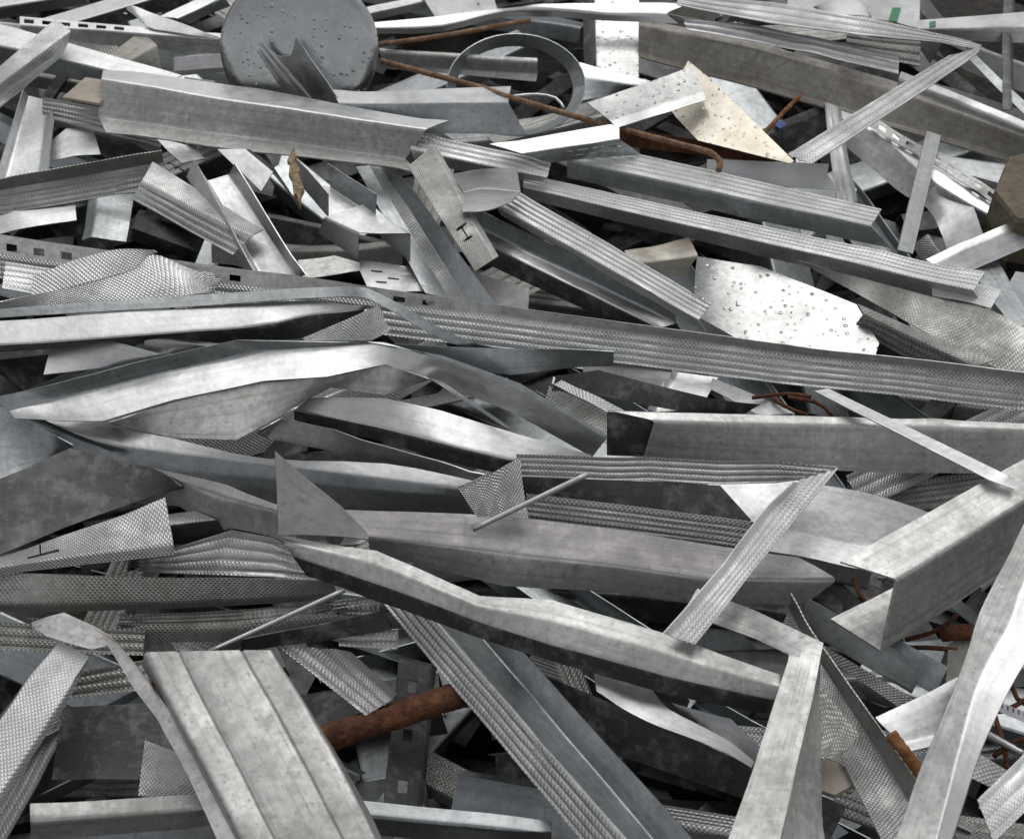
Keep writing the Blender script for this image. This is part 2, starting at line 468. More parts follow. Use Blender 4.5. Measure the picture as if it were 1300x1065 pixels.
def tube(name, label, cat, mat, pts, r, h, n=10, ribbed=0.0, group=None, crv=6, closed_ends=True):
    """round bar / wire through photo points; r in mm; ribbed = rebar ribs"""
    hs = h if isinstance(h, (list, tuple)) else [h] * len(pts)
    if len(hs) == 2 and len(pts) > 2: hs = [hs[0] + (hs[1] - hs[0]) * i / (len(pts) - 1) for i in range(len(pts))]
    C = np.array([P(x, y, hh * .001) for (x, y), hh in zip(pts, hs)])
    C = catmull(C, crv) if len(pts) > 2 else C
    L = np.concatenate([[0], np.cumsum(np.linalg.norm(np.diff(C, axis=0), axis=1))])
    k = max(2, int(L[-1] / (0.004 if ribbed else 0.012)))
    q = np.linspace(0, L[-1], k)
    C = np.stack([np.interp(q, L, C[:, c]) for c in range(3)], axis=1)
    org = C.mean(axis=0)
    T = unit(np.gradient(C, axis=0)); ref = np.array([0.1, 0.2, 0.97])
    verts = []; faces = []
    for i in range(k):
        s = unit(np.cross(T[i], ref)); u = np.cross(s, T[i])
        rr = r * .001 * (1 + (ribbed if i % 2 else 0))
        for a in range(n):
            t = 2 * math.pi * a / n
            jr = rr * (1 + (0.10 if r < 10 else 0.2) * noise.noise(Vector(C[i]) * 60 + Vector((a, 0, 0)))) if ribbed else rr
            verts.append(tuple(C[i] - org + (s * math.cos(t) + u * math.sin(t)) * jr))
    for i in range(k - 1):
        for a in range(n):
            b = (a + 1) % n
            faces.append((i * n + a, i * n + b, (i + 1) * n + b, (i + 1) * n + a))
    faces.append(tuple(range(n))[::-1]); faces.append(tuple((k - 1) * n + a for a in range(n)))
    me = bpy.data.meshes.new(name); me.from_pydata(verts, [], faces)
    me.polygons.foreach_set('use_smooth', [True] * (len(faces) - 2) + [False] * 2)
    me.materials.append(M[mat])
    o = link(name, me); o.location = org
    return tag(o, label, cat, group)

# ---------------------------------------------------------------- the setting: ground that rises under the heap
def build_ground():
    n = 90; ext = 60.0
    def warp(t): return math.copysign(abs(t) ** 3.2, t) * ext
    xs = [warp(-1 + 2 * i / n) for i in range(n + 1)]
    ys = xs
    verts = []; faces = []
    for y in ys:
        for x in xs:
            zp = HEAP[2] + math.tan(SLOPE) * y - 0.33            # 0.33 m of scrap lies on it
            rx = max(0.0, (abs(x) - 1.5) / 1.4); ry = max(0.0, (y - 1.5) / 1.6)
            k = 1 - min(1.0, math.hypot(rx, ry)); k = k * k * (3 - 2 * k)
            z = max(0.0, zp) * k
            z += 0.02 * noise.noise(Vector((x * 4, y * 4, 0.3)))
            verts.append((x, y, z))
    w = n + 1
    for j in range(n):
        for i in range(n): faces.append((j * w + i, j * w + i + 1, (j + 1) * w + i + 1, (j + 1) * w + i))
    me = bpy.data.meshes.new('ground'); me.from_pydata(verts, [], faces)
    me.polygons.foreach_set('use_smooth', [True] * len(faces)); me.materials.append(M['soil'])
    o = link('ground', me); o['kind'] = 'structure'
build_ground()

# local channel shapes lying along x, used for the scrap wedged deeper in the heap
TAN = unit(np.array([0.0, math.cos(SLOPE), math.sin(SLOPE)]))
rng = random.Random(11)

def local_channel(kind, L, w, f, ribs, bend=0.0):
    st = []
    for i in range(5):
        t = i / 4; x = (t - .5) * L; z = bend * (4 * (t - .5) ** 2 - .5)
        if kind == 'channel': p = [(-w / 2, -f), (-w / 2, 0), (w / 2, 0), (w / 2, -f)]
        elif kind == 'tray': p = [(-w / 2, f), (-w / 2, 0), (w / 2, 0), (w / 2, f)]
        elif kind == 'angle': p = [(-w / 2, -f * 1.2), (-w / 2, 0), (w / 2, 0)]
        else: p = [(-w / 2, 0), (w / 2, 0)]
        st.append([(x, y, z + zz) for (y, zz) in p])
    return np.array(st)

PROTO = []
def build_protos():  # gap scrap in darker zincs, so the gloom of the gaps is painted in
    spec = [('channel', .42, .052, .034, {1: 3}, 'kd'), ('tray', .36, .06, .036, {}, 'bl'), ('angle', .45, .05, .04, {1: 3}, 'k'),
            ('strip', .40, .036, 0, {}, 'bl'), ('channel', .50, .07, .03, {}, 'bl'), ('tray', .44, .05, .03, {1: 2}, 'kd'),
            ('angle', .34, .06, .05, {}, 'dk'), ('strip', .30, .07, 0, {0: 4}, 'kd'), ('channel', .30, .045, .03, {1: 4}, 'kd'),
            ('tray', .55, .065, .034, {}, 'bl'), ('angle', .55, .04, .03, {}, 'dk'), ('channel', .38, .06, .045, {}, 'dk')]
    for i, (kind, L, w, f, rb, mt) in enumerate(spec):
        R = local_channel(kind, L, w, f, rb, rng.uniform(-.02, .03))
        G, U, V, strip, mask = grid_from_rails(R, rb, None, 0, 2.2, seg=0.045)
        nf = R.shape[1] - 1
        org = np.zeros(3)
        nm = {'channel': 'steel_channel_offcut', 'tray': 'steel_tray_offcut', 'angle': 'steel_angle_offcut', 'strip': 'steel_strip_offcut'}[kind]
        if nf == 1: ch = None; me = sheet_mesh(nm, G, U, V, mask, [True] * len(strip), .0014, org, mt)
        else:
            me = None; fn = FACE_NAMES[nf]
            ch = [(fn[q], sheet_mesh(fn[q], G, U, V, mask, [s == q for s in strip], .0014, org, mt)) for q in range(nf)]
        PROTO.append((nm, me, ch, kind, w))
build_protos()
OFFCUT_LABEL = ['short soiled knurled channel offcut with three ribs wedged in a dark gap', 'smooth blue grey open track offcut lying deep between larger scrap',
    'clean knurled angle offcut with three ribs deep in a gap', 'narrow smooth blue grey strip offcut buried between larger scrap',
    'long broad smooth channel offcut wedged under larger scrap', 'soiled knurled open track offcut lying deep in a gap',
    'short blackened angle offcut wedged in a dark gap', 'broad soiled strip offcut with four ribs buried in a gap',
    'very short soiled channel offcut with four ribs in a gap', 'long smooth open track offcut buried under larger scrap',
    'long thin blackened angle offcut deep between larger scrap', 'blackened smooth channel offcut with deep sides in a gap']

def pose(x, y, h, ang, tilt, roll):
    c = P(x, y, h * .001)
    X = RGT * math.cos(ang) + TAN * math.sin(ang)
    Y = np.cross(NRM, X)
    m = Matrix(((X[0], Y[0], NRM[0]), (X[1], Y[1], NRM[1]), (X[2], Y[2], NRM[2]))).to_4x4()
    m = m @ Matrix.Rotation(tilt, 4, 'Y') @ Matrix.Rotation(roll, 4, 'X')
    m.translation = Vector(c)
    return m

def offcut(k, x, y, h, ang, tilt=0, roll=0):
    nm, me, ch, kind, w = PROTO[k]
    o = link(nm, me); o.matrix_world = pose(x, y, h, ang, tilt, roll)
    tag(o, OFFCUT_LABEL[k], 'offcut', OFFCUT_LABEL[k].split(' offcut')[0] + ' offcuts in the gaps')
    for n_, m_ in (ch or []): link(n_, m_, o)
    return o

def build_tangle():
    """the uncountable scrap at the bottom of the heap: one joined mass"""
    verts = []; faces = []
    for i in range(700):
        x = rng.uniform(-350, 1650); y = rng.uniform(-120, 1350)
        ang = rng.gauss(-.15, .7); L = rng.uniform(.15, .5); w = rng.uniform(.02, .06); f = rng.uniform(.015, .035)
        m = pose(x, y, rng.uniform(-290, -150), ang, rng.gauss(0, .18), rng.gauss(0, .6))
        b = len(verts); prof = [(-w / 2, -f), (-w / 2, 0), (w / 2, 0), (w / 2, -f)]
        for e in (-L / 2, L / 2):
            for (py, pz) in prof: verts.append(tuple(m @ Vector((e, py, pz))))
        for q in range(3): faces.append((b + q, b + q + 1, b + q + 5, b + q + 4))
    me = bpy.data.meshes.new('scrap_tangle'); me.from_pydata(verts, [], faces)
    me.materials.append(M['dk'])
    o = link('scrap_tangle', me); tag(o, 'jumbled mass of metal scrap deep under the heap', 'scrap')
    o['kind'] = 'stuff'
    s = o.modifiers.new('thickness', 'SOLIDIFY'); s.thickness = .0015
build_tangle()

def build_fill():
    cells = []
    for gy in range(10):
        for gx in range(11):
            cells.append((gx * 130 + rng.uniform(-55, 55), gy * 118 + rng.uniform(-45, 45)))
    for (x, y) in cells:
        k = rng.randrange(len(PROTO))
        offcut(k, x, y, rng.uniform(-170, -65), rng.gauss(-.2, .75), rng.gauss(0, .10), rng.gauss(0, .45))
build_fill()

# ---------------------------------------------------------------- the scrap one can pick out, back of the heap to the front
ST, CH, AN, SH, SP, BM = 'metal stud', 'channel', 'angle', 'sheet metal', 'metal strip', 'beam'

# --- upper left
A('gutter_profile', 'wide rolled galvanised profile with rain spots lying across the disc foot', CH, 'd', 130, [-12, 0, -46, -40],
  [[131,87,129,101,125,149,134,167],[330,114,325,133,320,175,320,193],[570,159,541,165,514,203,536,217]], th=2, mats=['b','d','d'])
A('steel_stud', 'ribbed stud end sticking out left of the wide rolled profile', ST, 'k', 76, [0,-18,-30],
  [[53,124,52,150,56,154],[210,152,205,186,205,192]], ribs={0:4})
A('board_offcut', 'small tan board corner poking out above a ribbed stud end', 'board', 'board', 105, [0,0],
  [[80,125,126,133],[109,100,150,106]], th=5, wob=.4)
A('steel_channel', 'long pale channel running under the wide rolled profile from the left', CH, 'b', 98, [0,0,-34],
  [[-12,28,-12,56,-12,80],[232,97,205,106,190,120]], mats=['b','bl'])
A('steel_stud', 'knurled stud with lip leaning across the pale channel at upper left', ST, 'k', 130, [0,0,-20,-28],
  [[-8,92,-8,112,-8,126,-8,143],[71,25,90,40,84,60,79,71]], ribs={2:3})
A('slotted_channel', 'long channel with oval slots along its upper edge left of the disc', CH, 'd', 82, [0,0,-28],
  [[25,22,25,33,30,50],[283,44,283,50,283,67]], holes={0:[(.02+.09*i,.02+.09*i+.05,.25,.75) for i in range(6)]}, mats=['b','d'])
A('steel_channel', 'bright channel with bolt holes in its dark side at the back', CH, 'b', 52, [0,0,-25],
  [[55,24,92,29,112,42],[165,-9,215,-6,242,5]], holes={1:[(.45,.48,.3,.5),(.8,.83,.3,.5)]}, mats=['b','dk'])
A('steel_angle', 'pale folded angle at the far left corner of the heap', AN, 'b', 42, [0,0,-25], [[-8,-5,-8,11,-8,26],[105,-16,105,-7,112,4]], mats=['b','bl'])
A('curled_strip', 'white curled sheet tongue lying on the slotted channel', SP, 'b', 90, [0,-4],
  [[163,9,164,13],[180,14,186,34],[225,28,215,40],[278,47,268,48]], crv=5)
A('steel_channel', 'short pale channel slanting up beside the disc', CH, 'b', 50, [0,0,-20], [[203,22,226,24,240,31],[258,-4,285,-3,291,6]], mats=['b','bl'])
A('steel_channel', 'brown soiled channel end standing behind the wide rolled profile', CH, 'br', 78, [0,0,-25],
  [[128,79,146,88,165,96],[178,40,199,57,205,88]])
A('steel_strip', 'blue grey knurled scrap under the brown channel end', SP, 'kd', 62, [0,-10], [[85,54,88,70],[152,60,142,77]])
A('steel_strip', 'thin bright strips edge left of the disc', SP, 'b', 60, [0,-8], [[205,92,206,99],[300,84,300,90]])
A('steel_channel', 'short channel lying between brown channel end and disc', CH, 'g', 58, [0,0,-18], [[220,66,220,70,220,92],[300,64,300,68,300,92]])

def disc(cx, cy, rp, h0, h1, label):
    n = 56; rings = 7; org = P(cx, cy + rp, h0 * .001)
    ys = lambda y: (h0 + (h1 - h0) * ((cy + rp) - y) / (2 * rp)) * .001
    top = []; faces = []
    for k in range(rings + 1):
        for a in range(n):
            t = 2 * math.pi * a / n; r = rp * max(k, .02) / rings
            x, y = cx + r * math.cos(t), cy + r * math.sin(t) * .985
            p = P(x, y, ys(y))
            p = p + NRM * (0.013 * (1 - ((y - cy) / rp) ** 2) + 0.003 * noise.noise(Vector(p) * 5) + 0.006 * math.exp(-((x - y * .35 - cx + 60) / 40.) ** 2))
            top.append(p - org)
    N = len(top)
    back = np.cross(P(cx + 50, cy, ys(cy)) - P(cx, cy, ys(cy)), P(cx, cy - 50, ys(cy - 50)) - P(cx, cy, ys(cy))); back = unit(back)
    verts = [tuple(p) for p in top] + [tuple(p - back * .0022) for p in top]
    for k in range(rings):
        for a in range(n):
            b = (a + 1) % n
            faces.append((k * n + a, (k + 1) * n + a, (k + 1) * n + b, k * n + b))
            faces.append((N + k * n + b, N + (k + 1) * n + b, N + (k + 1) * n + a, N + k * n + a))
    for a in range(n):
        b = (a + 1) % n; e = rings * n
        faces.append((e + a, N + e + a, N + e + b, e + b))
    faces.append(tuple(range(n))); faces.append(tuple(N + a for a in range(n))[::-1])
    me = bpy.data.meshes.new('metal_disc'); me.from_pydata(verts, [], faces)
    me.polygons.foreach_set('use_smooth', [True] * (len(faces) - 2 - n) + [False] * (n + 2))
    me.materials.append(M['wd'])
    o = link('metal_disc', me); o.location = org
    tag(o, label, 'disc')
disc(381, 68, 100, 30, 230, 'round grey sheet metal disc wet with rain drops standing in the heap')
A('steel_channel', 'open channel leaning up against the wet disc', CH, 'g', [185, 108], [-12, 0, -30, -30, 0],
  [[329,66,331,47,352,72,370,72,374,47],[362,124,397,127,400,131,411,133,438,134]], names=['lip','flange','web','flange'], ribs={0:2})
A('steel_angle', 'angle with a smooth white top edge right of the disc', AN, 'bl', 112, [0,0,-38],
  [[420,119,430,133,440,168],[648,110,645,130,668,171]], mats=['wh','bl'])
A('crumpled_strip', 'long crumpled white strip draped over the far scrap', SP, 'b', 88, [0,-3,-16],
  [[466,30,470,37,472,43],[560,21,560,33,562,40],[640,12,640,16,640,22],[700,6,700,12,702,22],[770,5,770,17,770,27],[872,4,845,18,861,31]], crv=3, whole=True)
A('steel_sheet', 'pale plate with a bolt hole beyond the crumpled white strip', SH, 'wh', 55, [0,-8], [[535,-6,552,22],[626,-6,632,14]], holes={0:[(.72,.76,.5,.62)]})
A('steel_channel', 'small channel behind the disc rim', CH, 'g', 50, [0,0,-15], [[446,14,450,22,455,30],[545,-8,545,0,552,10]])
A('steel_channel', 'dirty grey channel above the rusty bar beside the hoop', CH, 'd', 84, [0,-2,-24,-30],
  [[482,62,483,66,484,82,485,86],[682,75,682,80,682,95,680,104]])
tube('steel_rod', 'brown stained rod behind the hoop', 'rod', 'rustpale', [(480,57),(560,46),(673,26)], 4.2, 96)
tube('rebar', 'long thin rusty rebar with a hooked end crossing the hoop', 'rebar', 'rustpale',
     [(484,78),(605,110),(648,124),(766,158),(877,187),(903,195),(914,206),(912,217)], 4.3, [100,108,112,112,112,110,108,104], ribbed=.16)
def hoop():
    st = []; hs = []
    for i in range(41):
        t = 2 * math.pi * i / 40
        st.append([655 + 88 * math.cos(t), 108 + 65 * math.sin(t), 653 + 75 * math.cos(t), 113 + 54 * math.sin(t)])
        hs.append(88 - 14 * math.sin(t))
    A('metal_hoop', 'flat grey band bent into a round hoop under the rusty rebar', 'hoop', 'bl', hs, [0,-26], st, wob=.8)
hoop()
tube('wire', 'pale curved wire lying inside the hoop', 'wire', 'b', [(646,123),(680,120),(706,125),(716,138)], 2.2, 92)
A('steel_plate', 'upright wet galvanised plate with a dark edge behind the hoop', SH, 'w', [62,22], [-20,0,0], [[740,-8,755,-8,811,-8],[742,85,757,96,811,102]], names=['edge','plate'], mats=['dk','w'])
A('steel_channel', 'bright channel tip pointing right from the hoop', CH, 'b', 72, [0,-4,-20], [[736,80,738,98,740,128],[826,104,812,110,806,114]], mats=['b','bl'])
A('steel_channel', 'wet channel with bright ribs tilted over the pale plate', CH, 'w', 138, [0,-14,-18], [[745,133,775,155,783,164],[880,84,893,116,897,126]], mats=['w','b'])
A('steel_sheet', 'wet pale sheet with a long pointed corner right of the tilted channel', SH, 'wt', 112, [[0,-24],[0,-26],[0,-12],[0,-2]],
  [[874,78,845,128],[903,101,857,148],[955,153,886,179],[1008,205,1003,208]], wob=.7)
A('rusty_plate', 'dark rusty steel plate under the wet pointed sheet', SH, 'rust', 82, [0,-22], [[780,160,780,184],[1010,200,1010,212]], th=3)
A('perforated_angle', 'angle with rows of thin slots above the long ribbed studs', AN, 'g', 122, [0,0,-32],
  [[622,185,664,195,697,206],[786,157,786,177,813,195]], holes={1:[(.3+.17*i,.42+.17*i,.30,.38) for i in range(4)]+[(.35+.17*i,.47+.17*i,.62,.70) for i in range(3)]}, mats=['b','bl'])
A('steel_stud', 'knurled stud running from the rolled profile to the slotted angle', ST, 'k', 104, [0,-2,-26],
  [[530,170,522,190,530,208],[699,204,694,226,688,232]], ribs={0:3})
A('steel_stud', 'long ribbed stud lying above its twin, ending square at the right', ST, 'kb', 86, [0,0,-26],
  [[720,176,720,203,720,226],[1119,266,1105,287,1131,316]], ribs={0:4}, mats=['kb','bl'])
A('steel_stud', 'longer ribbed stud lying in front of its twin with a slanted right end', ST, 'kb', 74, [0,0,-48],
  [[664,222,664,239,664,252],[1250,348,1236,369,1257,394]], ribs={0:4}, mats=['kb','d'])
A('stud_tip', 'knurled stud tip poking out beyond the slanted end', ST, 'kb', 58, [0,0], [[1180,345,1185,372],[1271,368,1258,391]])
A('crushed_tube', 'crushed bright tube mouth above the punched stud', 'tube', 'b', 128, [0,-26,4], [[574,221,588,246,586,270],[612,215,615,240,618,268],[656,213,661,244,650,256]], crv=4, whole=True)
A('punched_stud', 'dull knurled stud with a punched H shaped slot', ST, 'kd', 122, [0,0,-8], [[518,212,549,186,556,189],[603,345,626,330,632,326]],
  holes={0:[(.66,.68,.25,.75),(.76,.78,.25,.75),(.68,.76,.47,.53)]}, mats=['kd','d'])
A('steel_channel', 'open channel facing out below the wide rolled profile', CH, 'bl', [106,112], [0,-32,-32,0],
  [[376,198,376,228,420,238,415,207],[417,246,417,277,476,274,478,246]], mats=['g','b','bl'])
A('steel_channel', 'upturned channel with a dark open end under the open channel', CH, 'g', 84, [-32,0,0,-32], [[405,296,412,276,470,256,490,300],[455,328,455,295,520,297,516,332]])
A('steel_channel', 'long diagonal channel with a knurled ridge left of the punched stud', CH, 'bl', [70,56], [-10,-14,-14,6],
  [[452,212,468,210,484,212,505,216],[540,374,570,380,592,382,631,387]], mats=['bl','k','bl'])
A('steel_stud', 'bright ribbed stud spotted with dirt slanting down to the cut sheet', ST, 'kb', 88, [0,-2,-26], [[655,242,632,262,636,272],[902,384,887,406,897,421]], ribs={0:4})
A('steel_channel', 'deep channel with a small punched slit beside the dirt spotted stud', CH, 'bl', [76,62], [0,-26,-26,-52],
  [[598,262,598,285,598,301,598,326],[860,385,858,411,836,417,800,420]], holes={1:[(.66,.74,.4,.5)]}, mats=['bl','b','dk'])
A('cream_channel', 'short cream soiled channel in the dark gap under the ribbed studs', CH, 'cr', 52, [0,0,-25], [[793,322,800,336,838,354],[874,303,886,325,868,351]])
A('steel_sheet', 'rain speckled bright sheet behind the long ribbed front stud', SH, 'w', 40, [[0,-34],[0,-24],[0,-10],[0,-2]], [[885,328,880,400],[965,338,940,433],[1087,387,1050,448],[1115,437,1110,452]])
A('steel_stud', 'dark ribbed stud end lying on the rain speckled sheet', ST, 'kd', 62, [0,-2,-36], [[1089,386,1096,398,1083,416],[1262,461,1240,467,1190,476]], ribs={1:3})
A('curved_sheet', 'curved grey sheet tapering to a point under the slanted stud', SH, 'kd', 56, [0,-14],
  [[1014,332,1016,334],[1120,360,1097,378],[1200,382,1170,420],[1257,394,1250,462],[1325,430,1325,490]], crv=4)

# --- upper right
A('bent_stud', 'ribbed stud bent back on itself into a sharp elbow', ST, 'k', [120,128,138,152,158,156,140,118], [0,-6],
  [[862,-6,860,8],[980,4,980,31],[1107,25,1091,45],[1215,48,1195,54],[1246,57,1238,62],[1242,66,1205,70],[1178,112,1130,116],[1031,209,1000,197]], ribs={0:3})
A('steel_stud', 'smooth pale stud under the bent elbow stud', ST, 'g', 104, [0,-10], [[868,24,872,38],[960,33,960,54],[1141,70,1141,93]], ribs={0:2})
A('steel_stud', 'dark ribbed stud end behind the smooth pale stud', ST, 'kd', 96, [0,-14], [[1075,43,1075,66],[1168,54,1168,84]], ribs={0:3})
A('steel_beam', 'long brown stained beam crossing the back of the heap', BM, 'br', 72, [0,0,-40,-36],
  [[811,24,811,32,811,68,813,74],[960,54,960,64,960,106,962,112],[1130,102,1128,113,1126,156,1130,162],[1325,174,1325,182,1325,212,1325,218]], th=3)
A('steel_sheet', 'pale sheet with a green paint stroke at the back', SH, 'wh', 42, [0,0], [[1000,-28,1000,10],[1168,-28,1168,33]],
  parts=[('paint_stroke','green',45,[0,0],[[1128,27,1139,28],[1133,10,1144,10]],dict(th=.4,wob=0))])
A('curved_sheet', 'white domed sheet corner beside the green stroke', SH, 'wh', 62, [0,-6], [[1032,10,1036,13],[1060,-1,1060,18],[1086,1,1086,22],[1110,22,1106,26]], crv=4)
A('steel_bar', 'white box bar with a green spot at the far right', BM, 'wh', 92, [0,0,-20], [[1165,27,1165,38,1165,49],[1318,14,1318,34,1318,55]], mats=['wh','d'],
  parts=[('paint_spot','green',94.5,[0,0],[[1180,28,1180,35],[1188,27,1188,34]],dict(th=.4,wob=0))])
A('steel_post', 'thin dark post standing at the right end of the brown beam', 'post', 'dk', 88, [0,-2,-18], [[1274,-12,1285,-12,1288,-10],[1272,140,1282,140,1285,140]])
A('steel_strip', 'thin curved bar dropping from the elbow of the bent stud', SP, 'bl', [84,80], [0,-6], [[1236,66,1228,72],[1272,102,1264,110],[1325,152,1315,160]], crv=4)
A('steel_stud', 'slim ribbed stud lying on the brown beam', ST, 'g', 86, [0,-4,-16], [[1144,91,1141,100,1140,110],[1325,164,1325,174,1325,184]])
A('flat_bar', 'upright flat grey bar between the brown beam and the ribbed studs', SP, 'g', [80,70], [0,-9], [[1176,167,1194,173],[1139,318,1158,323]], th=3, wob=.4)
A('curved_channel', 'curved channel with a bright edge sweeping down to the right', CH, 'b', 46, [0,-2,-30],
  [[1068,138,1065,147,1062,176],[1130,166,1125,177,1110,216],[1172,204,1167,217,1152,250],[1235,243,1228,257,1214,268],[1325,296,1318,308,1305,312]], crv=3, mats=['b','d'])
A('slotted_strip', 'narrow slotted strip above the curved channel', SP, 'd', 56, [0,-6], [[1108,150,1104,162],[1205,206,1200,218],[1325,286,1318,298]],
  holes={0:[(.05+.08*i,.09+.08*i,.3,.7) for i in range(10)]})
A('steel_stud', 'narrow upright ribbed stud beneath the elbow arm', ST, 'k', 54, [0,0,-14], [[1046,134,1061,138,1066,142],[1063,256,1083,257,1088,256]], ribs={0:2})
A('dark_box_profile', 'dark box profile with a blue label in the gap', 'profile', 'dk', 30, [0,-6,-40], [[965,164,975,172,985,198],[1045,132,1045,142,1042,182]],
  parts=[('label_patch','blue',33,[0,0],[[983,157,990,164],[992,152,999,158]],dict(th=.4,wob=0))])
tube('rebar', 'short orange rusty rod beside the dark box profile', 'rebar', 'rustor', [(966,173),(1016,121)], 3.4, [60,66], ribbed=.1)
A('pale_bar', 'pale beige bar under the point of the wet sheet', CH, 'wh', 82, [0,-12,-24], [[898,203,898,221,905,233],[1052,209,1050,222,1064,242]])
A('foil_strip', 'shiny crumpled curved strip beside the flat grey bar', SP, 'g', 44, [0,-26],
  [[1172,232,1160,248],[1215,238,1185,272],[1236,262,1198,300],[1250,302,1206,326]], crv=4, wob=4)
A('steel_bar', 'pale bar rising to the right over the foil', CH, 'g', 72, [0,-2,-16], [[1176,327,1186,333,1232,344],[1315,270,1315,280,1315,309]], mats=['b','g'])
A('steel_sheet', 'blue grey flange below the pale rising bar', SH, 'bl', 50, [0,-10], [[1230,341,1264,331],[1285,420,1312,410]])
A('curved_sheet', 'pale curved scrap at the right edge under the rising bar', SH, 'wh', 40, [0,-8,-20], [[1290,345,1280,362,1282,385],[1325,350,1325,370,1325,400]], whole=True)
def block(name, label, cat, mat, poly, h, depth):
    T = [P(x, y, h * .001) for x, y in poly]; org = np.mean(T, axis=0) - NRM * depth * .001
    k = len(T); ins = np.mean(T, axis=0)
    verts = [tuple(p + (ins - p) * .06 - org) for p in T] + [tuple(p - NRM * .006 - org) for p in T] + [tuple(p - NRM * depth * .001 - org) for p in T]
    faces = [tuple(range(k))] + [tuple(2 * k + i for i in range(k))[::-1]]
    for l in (0, 1):
        for i in range(k):
            j = (i + 1) % k
            faces.append((l * k + i, (l + 1) * k + i, (l + 1) * k + j, l * k + j))
    me = bpy.data.meshes.new(name); me.from_pydata(verts, [], faces); me.materials.append(M[mat])
    o = link(name, me); o.location = org
    tag(o, label, cat)
block('stone_block', 'brown stone block at the right edge of the heap', 'stone', 'stone', [(1262,243),(1281,197),(1330,186),(1330,284),(1291,279)], 92, 80)

# --- left side below the rolled profile
A('steel_stud', 'ribbed stud with a dark inner face entering from the left', ST, 'k', 72, [26,0,-18], [[-12,227,-12,242,-12,274],[205,190,208,206,176,242]], ribs={1:4}, mats=['kd','k'])  # inner face in a darker zinc: its shade is in the colour
A('steel_plate', 'plain bright plate end below the left ribbed stud', SH, 'b', 52, [0,-6], [[-12,277,-12,298],[94,253,97,279]])
A('steel_channel', 'pale open channel standing on end at the left', CH, 'g', 62, [16,0,0,12], [[29,114,35,122,60,128,68,150],[-5,225,6,230,50,224,62,224]])
A('crushed_offcut', 'small crushed box of sheet metal beside the upright channel', SH, 'g', 52, [0,-6], [[62,178,66,204],[85,162,95,198],[118,164,128,194]], wob=3)
A('blue_grey_offcut', 'blue grey folded offcut in the gap under the left stud', SH, 'bl', 36, [-6,0,-12], [[112,256,124,250,170,244],[105,306,116,302,160,305]], names=['flange','web'])
A('steel_stud', 'knurled stud folded lengthwise leaning against the upright stud', ST, 'kl', 88, [0,0,-22], [[194,206,182,230,172,254],[335,292,320,300,296,324]], ribs={1:3})
A('steel_stud', 'open stud with a slit in its web standing upright', ST, 'k', [118,72], [-26,0,-26,-26,0],
  [[235,225,247,201,264,230,291,222,298,208],[314,346,324,346,330,350,378,352,386,350]], names=['lip','flange','web','flange'], holes={2:[(.38,.46,.3,.4)]}, mats=['kl','kl','g','g'])
A('steel_channel', 'short channel tip under the wide rolled profile', CH, 'g', 92, [0,0,-12], [[200,178,236,182,248,180],[232,212,258,206,262,210]])
A('steel_channel', 'channel tip with a dark underside beside the wood splinter', CH, 'bl', 98, [-4,0,-26], [[276,190,312,190,335,194],[332,244,347,219,382,266]], mats=['g','dk'])  # underside shade painted with the dark zinc
block('wood_splinter', 'brown splinter of wood stuck upright between channels', 'wood', 'wood', [(373,184),(376,197),(374,203),(381,214),(379,220),(386,238),(382,246),(381,260),(376,246),(373,249),(370,226),(366,219),(368,206),(364,202)], 130, 9)
A('steel_sheet', 'dull torn sheet scrap above the long slotted stud', SH, 'd', 56, [0,-6], [[378,330,385,354],[425,325,430,349],[457,334,456,344]], wob=2.5)
A('perforated_plate', 'bright plate with slits under the upturned channel', SH, 'b', 38, [0,-8], [[450,330,468,370],[525,338,538,373]], holes={0:[(.2,.4,.3,.36),(.45,.65,.5,.56),(.2,.4,.66,.72)]})
A('steel_sheet', 'mauve grey sheet corner in the gap below the diagonal channel', SH, 'pu', 30, [0,0], [[600,348,630,388],[672,366,670,396]])

# --- the long stud across the middle and what lies on it
A('slotted_stud', 'very long ribbed stud with oval slots crossing the whole heap', ST, 'k', 88, [14,0,-24],
  [[-12,297,-12,322,-12,352],[340,346,340,366,340,406],[660,391,655,405,650,445],[980,436,978,447,975,485],[1325,475,1325,485,1325,523]],
  ribs={1:4}, holes={0:[((x+4)/1337,(x+19)/1337,.42,.8) for x in (17,55,93,285,321,535,572)]}, mats=['d','k'], wob=1.6)
A('rolled_sheet', 'knurled sheet rolled over into a pointed cone at the left', SH, 'k', [112,114,120,128,122,116], [0,-14],
  [[-12,386,-12,394],[105,361,110,384],[171,342,185,379],[195,324,240,374],[240,340,262,372],[282,354,272,370]], crv=4,
  parts=[('rolled_flap','k',[100,104,112,122,128],[6,-6],[[40,352,40,380],[110,326,110,360],[150,316,160,345],[184,316,186,332],[195,323,197,326]],dict(crv=3))])
A('steel_stud', 'bright ribbed plate under the rolled cone', ST, 'kb', 98, [0,-6], [[8,333,4,370],[145,352,145,382]], ribs={0:5})
A('flat_strip', 'dark flat strip arched over the crushed stud and bent down', SP, 'bl', [118,122,126,130,128,108,100], [0,-4],
  [[-12,393,-12,404],[263,374,263,388],[400,366,400,379],[451,366,450,378],[483,374,478,385],[583,428,565,433],[645,441,615,442]], crv=3)
A('steel_channel', 'smooth white channel squeezed flat at its right end', CH, 'b', 114, [0,-6,-30],
  [[-12,409,-12,440,-12,447],[160,397,160,428,160,436],[320,386,320,416,320,433],[400,383,395,400,392,428],[466,390,464,395,440,418]], crv=3, mats=['b','dk'])  # lower flange dark by colour, standing in for shade underneath
